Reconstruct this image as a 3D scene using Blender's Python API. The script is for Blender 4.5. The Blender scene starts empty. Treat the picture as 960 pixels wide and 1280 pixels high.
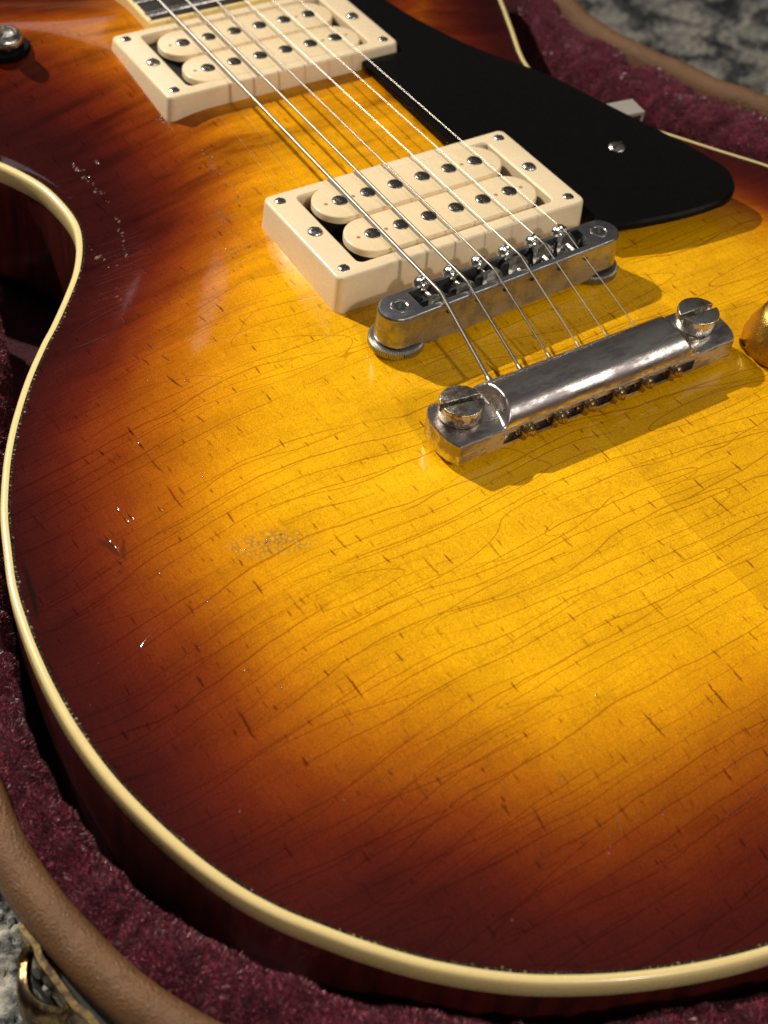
import bpy, bmesh, math, random
import numpy as np
from mathutils import Vector, Matrix, noise
from mathutils.geometry import delaunay_2d_cdt
random.seed(7); rng = np.random.default_rng(7)
S = 0.001                                   # all sizes below are written in millimetres
sc = bpy.context.scene
COL = sc.collection

# ------------------------------------------------------------------ camera
cam_d = bpy.data.cameras.new('camera'); cam = bpy.data.objects.new('camera', cam_d); COL.objects.link(cam)
R = ((0.8448, 0.34524, -0.4088), (-0.52868, 0.65635, -0.53824), (0.0825, 0.67083, 0.73701))
M = Matrix(R).to_4x4(); M.translation = Vector((-216.4, -244.14, 258.02)) * S
cam.matrix_world = M
cam_d.sensor_fit = 'HORIZONTAL'; cam_d.sensor_width = 36; cam_d.lens = 1726.05 / 960 * 36
cam_d.clip_start = 0.02; cam_d.clip_end = 60
cam_d.dof.use_dof = True; cam_d.dof.focus_distance = 0.375; cam_d.dof.aperture_fstop = 21
sc.camera = cam

# ------------------------------------------------------------------ light
w = bpy.data.worlds.new('World'); sc.world = w; w.use_nodes = True
wn = w.node_tree.nodes; wl = w.node_tree.links
bg = wn['Background']; bg.inputs['Strength'].default_value = 1.0
tc = wn.new('ShaderNodeTexCoord'); sx = wn.new('ShaderNodeSeparateXYZ'); wl.new(tc.outputs['Generated'], sx.inputs[0])
cr = wn.new('ShaderNodeValToRGB'); wl.new(sx.outputs['Z'], cr.inputs[0]); wl.new(cr.outputs[0], bg.inputs[0])
e = cr.color_ramp.elements
e[0].position = 0.0; e[0].color = (0.045, 0.036, 0.03, 1)
e[1].position = 1.0; e[1].color = (0.17, 0.165, 0.16, 1)
for pos_, col_ in ((0.12, (0.05, 0.04, 0.035, 1)), (0.45, (0.07, 0.063, 0.06, 1)), (0.7, (0.12, 0.115, 0.11, 1))):
    x_ = e.new(pos_); x_.color = col_

def lamp(name, kind, loc, target, energy, color, **kw):
    d = bpy.data.lights.new(name, kind); d.energy = energy; d.color = color
    for k, v in kw.items(): setattr(d, k, v)
    o = bpy.data.objects.new(name, d); COL.objects.link(o)
    o.location = Vector(loc) * S
    o.rotation_euler = (Vector(target) - Vector(loc)).to_track_quat('-Z', 'Y').to_euler()
    return o
LD = Vector((-0.53, 1.03, 1.0)).normalized()
lamp('key_spot', 'SPOT', LD * 1700 + Vector((-20, -20, 0)), (-60, -50, 0), 142, (1.0, 0.92, 0.78), spot_size=math.radians(31), spot_blend=1.0, shadow_soft_size=0.012)
lamp('fill_lamp', 'AREA', (800, -900, 780), (-30, -30, 0), 3.4, (1.0, 0.94, 0.84), shape='DISK', size=0.6)  # unseen soft fill, added to put a highlight on the tailpiece
lamp('second_ceiling_lamp', 'AREA', (-40, -1150, 1000), (0, -30, 0), 6.5, (1.0, 0.93, 0.83), shape='DISK', size=0.09)
lamp('window_glow', 'AREA', (330, 1600, 830), (0, 100, 0), 0.85, (0.90, 0.88, 0.95), shape='RECTANGLE', size=0.42, size_y=0.42)

sc.view_settings.view_transform = 'Standard'; sc.view_settings.look = 'None'
sc.view_settings.exposure = 0; sc.view_settings.gamma = 1
sc.render.engine = 'CYCLES'

# ------------------------------------------------------------------ node helpers
class NT:
    def __init__(s, name):
        s.m = bpy.data.materials.new(name); s.m.use_nodes = True
        s.t = s.m.node_tree; s.n = s.t.nodes; s.l = s.t.links
        s.b = s.n['Principled BSDF']
        t = s.n.new('ShaderNodeTexCoord'); v = s.n.new('ShaderNodeVectorMath'); v.operation = 'SCALE'
        s.l.new(t.outputs['Object'], v.inputs[0]); v.inputs['Scale'].default_value = 1000
        s.P = v.outputs[0]
    def put(s, inp, val):
        if hasattr(val, 'is_linked') or isinstance(val, bpy.types.NodeSocket): s.l.new(val, inp)
        else: inp.default_value = val
    def set(s, **kw):
        names = dict(color='Base Color', rough='Roughness', metal='Metallic', coat='Coat Weight', coatr='Coat Roughness',
                     sheen='Sheen Weight', sheenr='Sheen Roughness', sheent='Sheen Tint', spec='Specular IOR Level', normal='Normal',
                     coatn='Coat Normal', sss='Subsurface Weight', ior='IOR', aniso='Anisotropic', tint='Specular Tint')
        for k, v in kw.items(): s.put(s.b.inputs[names[k]], v)
        return s
    def math(s, op, a, b=None, c=None, clamp=False):
        n = s.n.new('ShaderNodeMath'); n.operation = op; n.use_clamp = clamp
        s.put(n.inputs[0], a)
        if b is not None: s.put(n.inputs[1], b)
        if c is not None: s.put(n.inputs[2], c)
        return n.outputs[0]
    def scale(s, vec, k):
        n = s.n.new('ShaderNodeVectorMath'); n.operation = 'MULTIPLY'; s.put(n.inputs[0], vec); n.inputs[1].default_value = k; return n.outputs[0]
    def vop(s, op, a, b):
        n = s.n.new('ShaderNodeVectorMath'); n.operation = op; s.put(n.inputs[0], a); s.put(n.inputs[1], b)
        return n.outputs['Value'] if op in ('LENGTH', 'DISTANCE', 'DOT_PRODUCT') else n.outputs[0]
    def noise(s, vec, scale=1.0, detail=2.0, rough=0.5, dist=0.0, color=False):
        n = s.n.new('ShaderNodeTexNoise'); s.put(n.inputs['Vector'], vec); n.inputs['Scale'].default_value = scale
        n.inputs['Detail'].default_value = detail; n.inputs['Roughness'].default_value = rough; n.inputs['Distortion'].default_value = dist
        return n.outputs['Color' if color else 'Fac']
    def voro(s, vec, scale=1.0, feature='F1', out='Distance'):
        n = s.n.new('ShaderNodeTexVoronoi'); n.feature = feature; s.put(n.inputs['Vector'], vec); n.inputs['Scale'].default_value = scale
        return n.outputs[out] if isinstance(out, str) else [n.outputs[o] for o in out]
    def ramp(s, fac, stops, interp='LINEAR'):
        n = s.n.new('ShaderNodeValToRGB'); s.put(n.inputs[0], fac); r = n.color_ramp; r.interpolation = interp
        for i, (p, c) in enumerate(stops):
            if isinstance(c, (int, float)): c = (c, c, c)
            el = r.elements[i] if i < 2 else r.elements.new(p)
            el.position = p; el.color = (*c, 1)
        return n.outputs[0]
    def mix(s, f, a, b, mode='MIX'):
        n = s.n.new('ShaderNodeMix'); n.data_type = 'RGBA'; n.blend_type = mode; n.clamp_factor = True
        s.put(n.inputs[0], f)
        for i, v in ((6, a), (7, b)):
            s.put(n.inputs[i], v if not isinstance(v, tuple) else (*v, 1))
        return n.outputs[2]
    def sep(s, v):
        n = s.n.new('ShaderNodeSeparateXYZ'); s.put(n.inputs[0], v); return n.outputs
    def comb(s, x, y, z=0.0):
        n = s.n.new('ShaderNodeCombineXYZ'); s.put(n.inputs[0], x); s.put(n.inputs[1], y); s.put(n.inputs[2], z); return n.outputs[0]
    def attr(s, name):
        n = s.n.new('ShaderNodeAttribute'); n.attribute_name = name; return n.outputs['Fac']
    def bump(s, h, strength=0.5, dist=0.1, normal=None):
        n = s.n.new('ShaderNodeBump'); s.put(n.inputs['Height'], h); n.inputs['Strength'].default_value = strength
        n.inputs['Distance'].default_value = dist * S
        if normal is not None: s.l.new(normal, n.inputs['Normal'])
        return n.outputs[0]
    def band(s, x, lo, hi, flip=False):       # smooth 0..1 between lo and hi (1..0 when flip)
        n = s.n.new('ShaderNodeMapRange'); n.interpolation_type = 'SMOOTHSTEP'; s.put(n.inputs[0], x)
        n.inputs[1].default_value = lo; n.inputs[2].default_value = hi
        n.inputs[3].default_value = 1.0 if flip else 0.0; n.inputs[4].default_value = 0.0 if flip else 1.0
        return n.outputs[0]

def metal(name, base, dirt, rough=(0.16, 0.42), amount=0.5, scale=0.25, seed=0.0, rust=None, rusty=0.0, bump=0.3, streak=False):
    t = NT(name)
    P = t.vop('ADD', t.P, (seed, seed * 1.7, 0))
    if streak: P = t.scale(P, (0.35, 1.0, 1.0))
    n1 = t.noise(P, scale, 5, 0.62); n2 = t.noise(P, scale * 6, 4, 0.7); n3 = t.noise(t.scale(P, (0.5, 3, 3)), 0.9, 3, 0.6)
    m = t.band(t.math('ADD', t.math('MULTIPLY', n1, 0.7), t.math('MULTIPLY', n2, 0.3)), 0.62 - amount * 0.3, 0.72 - amount * 0.2)
    c = t.mix(m, base, dirt)
    if rust: c = t.mix(t.band(t.math('ADD', t.math('MULTIPLY', n1, .5), t.math('MULTIPLY', n2, .5)), 0.62 - rusty * 0.18, 0.66 - rusty * 0.16), c, rust)
    r = t.math('ADD', t.math('MULTIPLY', n3, (rough[1] - rough[0])), t.math('ADD', t.math('MULTIPLY', m, 0.16), rough[0] - 0.04))
    t.set(color=c, metal=1.0, rough=r, normal=t.bump(t.math('ADD', n2, t.math('MULTIPLY', n1, .6)), bump, 0.12))
    return t.m

# ------------------------------------------------------------------ materials
def make_maple():
    t = NT('sunburst maple under checked lacquer'); P = t.P; x, y, z = t.sep(P)
    E = t.attr('edge_distance')
    lo = t.noise(P, 0.018, 3, 0.5)
    Ed = t.math('ADD', E, t.math('MULTIPLY', t.math('SUBTRACT', lo, 0.5), 26))
    Ed = t.math('SUBTRACT', Ed, t.math('MULTIPLY', t.math('MULTIPLY', t.band(y, 50, 165), t.math('SUBTRACT', 1.0, t.band(x, -75, 5))), 20))
    U = t.math('MULTIPLY', Ed, 1 / 95)
    c = t.ramp(U, [(0.0, (0.042, 0.0055, 0.005)), (1.0, (0.90, 0.475, 0.006)), (0.10, (0.066, 0.0075, 0.0055)), (0.20, (0.125, 0.015, 0.005)),
                   (0.31, (0.24, 0.042, 0.004)), (0.43, (0.44, 0.125, 0.003)), (0.56, (0.72, 0.295, 0.003)), (0.72, (0.87, 0.435, 0.004))])
    # the upper body gets darker and redder towards the neck, the treble plate of the top a shade browner
    up = t.math('MULTIPLY', t.band(y, 15, 150), 0.72)
    c = t.mix(up, c, t.mix(1.0, c, (0.60, 0.42, 0.5), 'MULTIPLY'))
    seam_x = t.math('ADD', x, 3.0)
    tre = t.band(seam_x, -0.25, 0.25)
    c = t.mix(t.math('MULTIPLY', tre, 0.55), c, t.mix(1.0, c, (0.80, 0.76, 0.7), 'MULTIPLY'))
    # flame and soft figure
    fl = t.noise(t.scale(P, (0.012, 0.085, 0.02)), 1.0, 3, 0.55, 0.4)
    fl2 = t.noise(t.scale(P, (0.05, 0.30, 0.02)), 1.0, 3, 0.6, 0.3)
    fig = t.math('ADD', t.math('MULTIPLY', fl, 0.65), t.math('MULTIPLY', fl2, 0.35))
    famp = t.math('ADD', t.math('MULTIPLY', t.band(y, 0, 120), 0.75), 0.30)
    figc = t.ramp(fig, [(0.32, (0.46, 0.36, 0.4)), (0.64, (1.30, 1.32, 1.2)), (0.48, (0.93, 0.90, 0.9))])
    c = t.mix(famp, c, t.mix(1.0, c, figc, 'MULTIPLY'))
    cl = t.noise(P, 0.05, 4, 0.6)
    c = t.mix(0.5, c, t.mix(1.0, c, t.ramp(cl, [(0.3, (0.78, 0.72, 0.7)), (0.7, (1.14, 1.16, 1.1))]), 'MULTIPLY'))
    # very fine fibre shimmer
    g = t.noise(t.scale(P, (3.3, 1.7, 1)), 1.0, 3, 0.8)
    c = t.mix(0.8, c, t.mix(1.0, c, t.ramp(g, [(0.30, (0.55, 0.50, 0.4)), (0.72, (1.40, 1.44, 1.4))]), 'MULTIPLY'))
    gy = t.noise(t.scale(P, (1.2, 0.05, 1)), 1.0, 3, 0.6)
    c = t.mix(0.35, c, t.mix(1.0, c, t.ramp(gy, [(0.3, (0.75, 0.72, 0.7)), (0.62, (1.08, 1.08, 1.08))]), 'MULTIPLY'))
    # pores and mineral flecks: short dashes that lie along the grain
    def flecks(c, cx, cy, wx, wy, keep, seed, strength, col):
        wob = t.math('MULTIPLY', t.math('SUBTRACT', t.noise(P, 0.10, 2), 0.5), 2.2)
        xx = t.math('ADD', t.math('ADD', x, wob), t.math('MULTIPLY', y, 0.06))
        q = t.comb(t.math('ADD', t.math('DIVIDE', xx, cx), seed), t.math('ADD', t.math('DIVIDE', y, cy), seed * 2.3), 0.0)
        n = t.n.new('ShaderNodeTexVoronoi'); n.voronoi_dimensions = '2D'; t.l.new(q, n.inputs['Vector']); n.inputs['Scale'].default_value = 1
        d = t.vop('SUBTRACT', q, n.outputs['Position']); dx, dy, _ = t.sep(d)
        cs = t.sep(n.outputs['Color'])
        L = t.math('ADD', t.math('MULTIPLY', cs[1], wy * 0.8), wy * 0.35)
        jag = t.math('MULTIPLY', t.math('SUBTRACT', t.noise(P, 1.3, 2), 0.5), 0.5)
        a = t.math('DIVIDE', t.math('ADD', t.math('MULTIPLY', dx, cx), jag), wx); b = t.math('DIVIDE', t.math('MULTIPLY', dy, cy), L)
        r2 = t.math('ADD', t.math('MULTIPLY', a, a), t.math('MULTIPLY', b, b))
        m = t.math('MULTIPLY', t.band(r2, 0.15, 1.0, True), t.math('GREATER_THAN', cs[0], 1 - keep))
        m = t.math('MULTIPLY', m, t.math('ADD', t.math('MULTIPLY', cs[2], 0.6), 0.3))
        m = t.math('MULTIPLY', m, strength)
        return t.mix(m, c, t.mix(1.0, c, col, 'MULTIPLY')), m
    c, m1 = flecks(c, 7.5, 9.0, 0.36, 2.4, 0.55, 3.1, 1.0, (0.36, 0.20, 0.2))
    c, m2 = flecks(c, 19.0, 22.0, 0.40, 5.5, 0.5, 8.7, 1.0, (0.30, 0.16, 0.2))
    c, m3 = flecks(c, 4.5, 5.5, 0.26, 1.5, 0.35, 1.7, 0.8, (0.45, 0.30, 0.3))
    # lacquer checking: long wandering cracks across the grain
    def cracks(period, seed, wid, long):
        w1 = t.math('MULTIPLY', t.noise(t.vop('ADD', t.scale(P, (0.006, 0.005, 0)), (seed, 0, 0)), 1.0, 2, 0.5), 40)
        w2 = t.math('MULTIPLY', t.noise(t.vop('ADD', t.scale(P, (0.035, 0.03, 0)), (seed, 5, 0)), 1.0, 2, 0.5), 4.5)
        w3 = t.math('MULTIPLY', t.noise(t.vop('ADD', t.scale(P, (0.0, 0.06, 0)), (seed, 9, 0)), 1.0, 1, 0.5), 9)
        v = t.math('DIVIDE', t.math('ADD', t.math('ADD', y, w1), t.math('ADD', w2, w3)), period)
        f = t.math('ABSOLUTE', t.math('SUBTRACT', t.math('FRACT', v), 0.5))
        idv = t.math('FLOOR', v)
        mk = t.noise(t.comb(t.math('MULTIPLY', x, long), t.math('MULTIPLY', idv, 7.31), seed), 1.0, 1, 0.5)
        return t.math('MULTIPLY', t.band(f, wid * 0.25 / period, wid * 0.78 / period, True), t.band(mk, 0.44, 0.52))
    k1 = cracks(5.2, 1.0, 0.30, 0.010); k2 = cracks(8.3, 21.0, 0.28, 0.014); k3 = cracks(3.6, 40.0, 0.22, 0.02)
    # hooked and looping checks: contour lines of a stretched field
    def field(q): return t.math('MULTIPLY', t.noise(t.scale(q, (0.007, 0.042, 0)), 1.0, 1, 0.35), 9)
    hn = field(P); hx = field(t.vop('ADD', P, (0.5, 0, 0))); hy = field(t.vop('ADD', P, (0, 0.5, 0)))
    gx_ = t.math('SUBTRACT', hx, hn); gy_ = t.math('SUBTRACT', hy, hn)
    gm = t.math('MULTIPLY', t.math('SQRT', t.math('ADD', t.math('MULTIPLY', gx_, gx_), t.math('MULTIPLY', gy_, gy_))), 2.0)
    hf = t.math('DIVIDE', t.math('ABSOLUTE', t.math('SUBTRACT', t.math('FRACT', hn), 0.5)), t.math('MAXIMUM', gm, 0.03))
    k4 = t.math('MULTIPLY', t.band(hf, 0.06, 0.20, True), t.band(t.noise(P, 0.012, 1), 0.46, 0.50))
    K0 = t.math('MULTIPLY', t.math('MAXIMUM', t.math('MAXIMUM', k1, k2), t.math('MAXIMUM', t.math('MULTIPLY', k3, .6), k4)),
                t.math('ADD', 0.30, t.math('MULTIPLY', t.math('SUBTRACT', 1.0, t.band(y, 0, 70)), 0.70)))
    c = t.mix(t.math('MULTIPLY', K0, 0.62), c, t.mix(1.0, c, (0.42, 0.24, 0.2), 'MULTIPLY'))
    # book match seam
    sm = t.band(t.math('ABSOLUTE', seam_x), 0.05, 0.30, True)
    c = t.mix(t.math('MULTIPLY', sm, 0.35), c, (0.35, 0.12, 0.01))
    # worn patch where the lacquer has crazed into small rings
    q = t.vop('SUBTRACT', P, (-103.0, -50.0, 0)); qx, qy, _ = t.sep(q)
    qr = t.math('ADD', t.math('POWER', t.math('DIVIDE', qx, 12.5), 2.0), t.math('POWER', t.math('DIVIDE', t.math('ADD', qy, t.math('MULTIPLY', qx, 0.30)), 5.0), 2.0))
    area = t.math('MULTIPLY', t.band(qr, 0.1, 1.15, True), t.band(t.noise(P, 0.5, 3), 0.40, 0.52))
    ve = t.voro(P, 0.75, 'DISTANCE_TO_EDGE')
    ring = t.math('MULTIPLY', t.band(ve, 0.05, 0.16, True), area)
    c = t.mix(t.math('MULTIPLY', ring, 0.75), c, (0.30, 0.16, 0.05))
    c = t.mix(t.math('MULTIPLY', t.band(ve, 0.30, 0.42), t.math('MULTIPLY', area, 0.45)), c, (0.80, 0.50, 0.18))
    # dark grime in the gap beside the binding
    ed = t.math('ADD', E, t.math('MULTIPLY', t.math('SUBTRACT', t.noise(P, 0.9, 4, 0.75), 0.5), 1.3))
    gr = t.band(ed, 0.55, 0.95, True)
    c = t.mix(gr, c, t.ramp(t.noise(P, 1.6, 3, 0.7), [(0.45, (0.008, 0.006, 0.005)), (0.70, (0.09, 0.075, 0.05))]))
    # stains in the lacquer at the outer bass side
    def blot(cx, cy, wx, wy, shear=0.0):
        qx = t.math('ADD', t.math('SUBTRACT', x, cx), t.math('MULTIPLY', t.math('SUBTRACT', y, cy), shear)); qy = t.math('SUBTRACT', y, cy)
        qx = t.math('ADD', qx, t.math('MULTIPLY', t.math('SUBTRACT', t.noise(P, 0.12, 2), 0.5), 3.2))
        return t.band(t.math('ADD', t.math('POWER', t.math('DIVIDE', qx, wx), 2.0), t.math('POWER', t.math('DIVIDE', qy, wy), 2.0)), 0.1, 1.0, True)
    c = t.mix(t.math('MULTIPLY', blot(-157.6, -28, 0.9, 12.5, -0.195), 0.85), c, (0.010, 0.005, 0.004))
    c = t.mix(t.math('MULTIPLY', blot(-136, -27, 0.9, 6, 0.3), 0.6), c, (0.05, 0.012, 0.006))
    c = t.mix(t.math('MULTIPLY', blot(-133.5, -30, 0.8, 4, -0.3), 0.6), c, (0.05, 0.012, 0.006))
    # scratches: fine bright hairlines and dents in the coat
    sc1 = t.noise(t.scale(P, (0.25, 4.0, 1)), 1.0, 3, 0.7)
    dim = t.noise(P, 0.9, 4, 0.65)
    hgt = t.math('ADD', t.math('MULTIPLY', dim, 0.10), t.math('MULTIPLY', t.math('ADD', K0, t.math('ADD', m1, m2)), -0.5))
    hgt = t.math('ADD', hgt, t.math('MULTIPLY', area, t.math('MULTIPLY', ve, 0.15)))
    hgt = t.math('ADD', hgt, t.math('MULTIPLY', t.noise(P, 0.08, 2), 1.0))
    bn = t.bump(hgt, 0.35, 0.10)
    lf = t.noise(P, 0.06, 5, 0.7)
    t.set(color=c, rough=0.6, spec=0.0, coat=0.50, coatr=t.math('ADD', t.math('MULTIPLY', lf, 0.07), t.math('ADD', 0.02, t.math('MULTIPLY', area, 0.12))),
          normal=bn, coatn=bn)
    return t.m

def make_simple(name, color, rough=0.4, var=0.12, scale=0.3, coat=0.0, bump=0.0, sss=0.0, spec=0.5, bscale=1.0):
    t = NT(name); n = t.noise(t.P, scale, 4, 0.6)
    a = tuple(v * (1 - var) for v in color); b = tuple(min(1, v * (1 + var)) for v in color)
    kw = dict(color=t.mix(n, a, b), rough=t.math('ADD', t.math('MULTIPLY', t.noise(t.P, scale * 3, 3, .6), 0.2), rough - 0.1), coat=coat, spec=spec)
    if bump: kw['normal'] = t.bump(t.noise(t.P, bscale, 4, 0.6), bump, 0.15)
    if sss: kw['sss'] = sss
    t.set(**kw)
    if sss: t.b.inputs['Subsurface Radius'].default_value = (1.0, 0.6, 0.3); t.b.inputs['Subsurface Scale'].default_value = 0.0012
    return t.m

def make_cream(name, color, grime=0.3):
    t = NT(name); n = t.noise(t.P, 0.08, 4, 0.6); f = t.noise(t.P, 1.4, 4, 0.75)
    c = t.mix(n, tuple(v * 0.90 for v in color), tuple(min(1, v * 1.05) for v in color))
    c = t.mix(t.math('MULTIPLY', t.band(f, 0.60, 0.74), grime), c, (0.42, 0.28, 0.11))
    t.set(color=c, rough=t.math('ADD', 0.16, t.math('MULTIPLY', t.noise(t.P, 0.5, 4, 0.7), 0.22)), coat=0.25, coatr=0.1, sss=0.12,
          normal=t.bump(t.noise(t.P, 0.7, 4, 0.6), 0.12, 0.1))
    t.b.inputs['Subsurface Radius'].default_value = (1.0, 0.7, 0.4); t.b.inputs['Subsurface Scale'].default_value = 0.001
    return t.m

def make_velvet():
    t = NT('crushed burgundy plush'); n = t.noise(t.P, 0.12, 5, 0.65); f = t.noise(t.P, 3.0, 3, 0.8); m = t.noise(t.P, 0.45, 4, 0.7)
    c = t.ramp(t.math('ADD', t.math('MULTIPLY', m, .6), t.math('MULTIPLY', n, .4)), [(0.38, (0.018, 0.001, 0.004)), (0.66, (0.17, 0.012, 0.034)), (0.5, (0.060, 0.004, 0.013))])
    c = t.mix(t.band(f, 0.56, 0.70), c, (0.42, 0.085, 0.13))
    t.set(color=c, rough=0.7, sheen=0.25, sheenr=0.35, spec=0.2, sheent=(0.9, 0.35, 0.45, 1), normal=t.bump(t.math('ADD', f, t.math('MULTIPLY', m, 1.5)), 0.9, 0.7))
    return t.m
def make_pile():
    t = NT('plush fibre'); n = t.noise(t.P, 0.22, 4, 0.7); f = t.attr('fibre_tone')
    c = t.ramp(f, [(0.0, (0.015, 0.001, 0.004)), (1.0, (0.95, 0.36, 0.44)), (0.50, (0.075, 0.005, 0.016)), (0.80, (0.27, 0.024, 0.055)), (0.93, (0.6, 0.11, 0.17))])
    c = t.mix(1.0, c, t.ramp(n, [(0.35, (0.35, 0.3, 0.35)), (0.62, (1.3, 1.3, 1.3))]), 'MULTIPLY')
    t.set(color=c, rough=0.3, spec=0.6, sheen=0.2, sheent=(1, .5, .6, 1)); return t.m

def make_leather():
    t = NT('brown grained leatherette'); v = t.voro(t.vop('ADD', t.P, t.scale(t.noise(t.P, 0.8, 3, .6, color=True), (1.2, 1.2, 1.2))), 0.95, 'DISTANCE_TO_EDGE'); n = t.noise(t.P, 0.06, 4, 0.6)
    c = t.mix(n, (0.11, 0.048, 0.017), (0.22, 0.105, 0.042))
    c = t.mix(t.math('MULTIPLY', t.band(t.noise(t.P, 0.22, 4, .7), 0.58, 0.68), 0.5), c, (0.06, 0.03, 0.015))
    t.set(color=c, rough=0.36, spec=0.5, normal=t.bump(t.math('ADD', t.math('MULTIPLY', v, 0.9), t.math('MULTIPLY', t.noise(t.P, 1.1, 4, .7), 0.8)), 0.8, 0.7))
    return t.m

def make_carpet():
    t = NT('mottled grey and ivory loop carpet'); n = t.noise(t.P, 0.045, 4, 0.62, 0.6); n2 = t.noise(t.P, 0.25, 4, 0.7)
    k = t.math('ADD', t.math('MULTIPLY', n, 0.75), t.math('MULTIPLY', n2, 0.25))
    c = t.ramp(k, [(0.38, (0.05, 0.054, 0.055)), (0.58, (0.66, 0.62, 0.53)), (0.45, (0.14, 0.145, 0.145)), (0.50, (0.38, 0.365, 0.33))])
    c = t.mix(0.6, c, t.mix(1.0, c, t.ramp(t.noise(t.P, 1.6, 3, .8), [(0.3, (0.6, 0.6, 0.6)), (0.7, (1.25, 1.25, 1.25))]), 'MULTIPLY'))
    t.set(color=c, rough=0.9, spec=0.1, normal=t.bump(t.noise(t.P, 1.2, 4, .75), 0.9, 0.8)); return t.m

def make_rosewood():
    t = NT('dark rosewood'); g = t.noise(t.scale(t.P, (2.4, 0.12, 1)), 1.0, 4, 0.65)
    t.set(color=t.ramp(g, [(0.35, (0.006, 0.004, 0.003)), (0.7, (0.035, 0.022, 0.014))]), rough=0.42, normal=t.bump(g, 0.3, 0.1)); return t.m

def make_side():
    t = NT('cherry stained mahogany'); g = t.noise(t.scale(t.P, (0.3, 0.3, 0.04)), 1.0, 4, 0.6); n = t.noise(t.P, 0.15, 4, .65)
    c = t.ramp(g, [(0.3, (0.035, 0.004, 0.004)), (0.7, (0.11, 0.012, 0.008))])
    t.set(color=c, rough=0.4, coat=1.0, coatr=t.math('ADD', 0.06, t.math('MULTIPLY', n, 0.15)), coatn=t.bump(n, 0.15, 0.2)); return t.m

def make_wound():
    t = NT('nickel wound string'); x, y, z = t.sep(t.P)
    wv = t.math('SINE', t.math('MULTIPLY', y, 2 * math.pi / 0.42))
    t.set(color=t.mix(t.math('MULTIPLY', t.math('ADD', wv, 1), 0.5), (0.24, 0.215, 0.19), (0.56, 0.53, 0.48)), metal=1.0, rough=0.40, normal=t.bump(wv, 0.25, 0.05)); return t.m

MAPLE = make_maple(); SIDE = make_side()
CREAM = make_cream('aged cream plastic', (0.86, 0.70, 0.47), 0.12)
BOB = make_cream('cream bobbin plastic', (0.86, 0.69, 0.44), 0.06)
BIND = make_cream('yellowed binding', (0.84, 0.66, 0.30), 0.30)
BLACK = make_simple('black laminated plastic', (0.004, 0.004, 0.004), 0.25, 0.3, 0.5, spec=0.05, bump=0.04, bscale=2.0)
BEVELB = make_simple('scraped black plastic edge', (0.035, 0.032, 0.030), 0.45, 0.3, 0.5)
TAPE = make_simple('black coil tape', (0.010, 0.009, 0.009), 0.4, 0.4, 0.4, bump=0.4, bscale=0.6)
ROSE = make_rosewood(); WOUND = make_wound()
NICKEL = metal('worn nickel', (0.62, 0.60, 0.57), (0.30, 0.27, 0.25), amount=0.4)
BRIDGE = metal('dull grey nickel', (0.40, 0.40, 0.41), (0.27, 0.26, 0.26), (0.24, 0.42), 0.5, 0.2, 11)
SADDLE = metal('bright nickel saddle', (0.72, 0.69, 0.63), (0.36, 0.32, 0.27), (0.08, 0.25), 0.35, 0.4, 5)
TAIL = metal('tarnished nickel tailpiece', (0.70, 0.66, 0.60), (0.30, 0.26, 0.27), (0.16, 0.36), 0.66, 0.16, 23, streak=True)
STUD = metal('pitted nickel stud', (0.66, 0.62, 0.55), (0.20, 0.16, 0.13), (0.10, 0.35), 0.45, 0.35, 3, bump=0.5)
RUSTY = metal('rusted nickel stud', (0.62, 0.58, 0.50), (0.10, 0.08, 0.07), (0.12, 0.4), 0.62, 0.5, 9, (0.30, 0.10, 0.035), 0.42, bump=0.9)
POLE = metal('steel pole piece', (0.27, 0.255, 0.24), (0.13, 0.12, 0.11), (0.2, 0.38), 0.5, 0.5, 2)
SCREW = metal('aged screw', (0.58, 0.55, 0.50), (0.18, 0.15, 0.12), (0.15, 0.35), 0.5, 0.9, 31)
WHEEL = metal('grey thumbwheel', (0.40, 0.39, 0.37), (0.24, 0.23, 0.21), (0.3, 0.5), 0.5, 0.3, 13)
def make_plain():
    t = NT('plain steel string'); t.set(color=(0.66, 0.63, 0.58, 1), metal=1.0, rough=0.42); return t.m
PLAIN = make_plain()
BRASS = metal('brass ball end', (0.42, 0.31, 0.16), (0.16, 0.11, 0.06), (0.18, 0.35), 0.4, 0.6, 17)
GOLD = metal('scratched gold knob', (0.72, 0.47, 0.10), (0.36, 0.23, 0.05), (0.18, 0.42), 0.4, 0.45, 19, bump=0.7)
OLDBRASS = metal('tarnished brass latch', (0.38, 0.27, 0.11), (0.055, 0.036, 0.026), (0.22, 0.40), 0.75, 0.2, 29, bump=0.35)
AMBER = make_simple('amber switch tip', (0.62, 0.27, 0.03), 0.2, 0.15, 0.3, coat=0.5)
DARK = make_simple('dark recess', (0.012, 0.010, 0.009), 0.7)  # near-black that stands for shade in slots, bores and the latch gap
VELVET = make_velvet(); PILE = make_pile(); LEATHER = make_leather(); CARPET = make_carpet()
CHIP = make_simple('chipped lacquer', (0.15, 0.09, 0.065), 0.10, 0.5, 2.0, coat=1.0, spec=1.0)
CRUMB = make_simple('old glue crumbs', (0.26, 0.22, 0.13), 0.6, 0.6, 1.5)
ZINC = make_simple('zinc plated bracket', (0.30, 0.28, 0.25), 0.55, 0.2, 0.5, bump=0.2)

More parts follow.
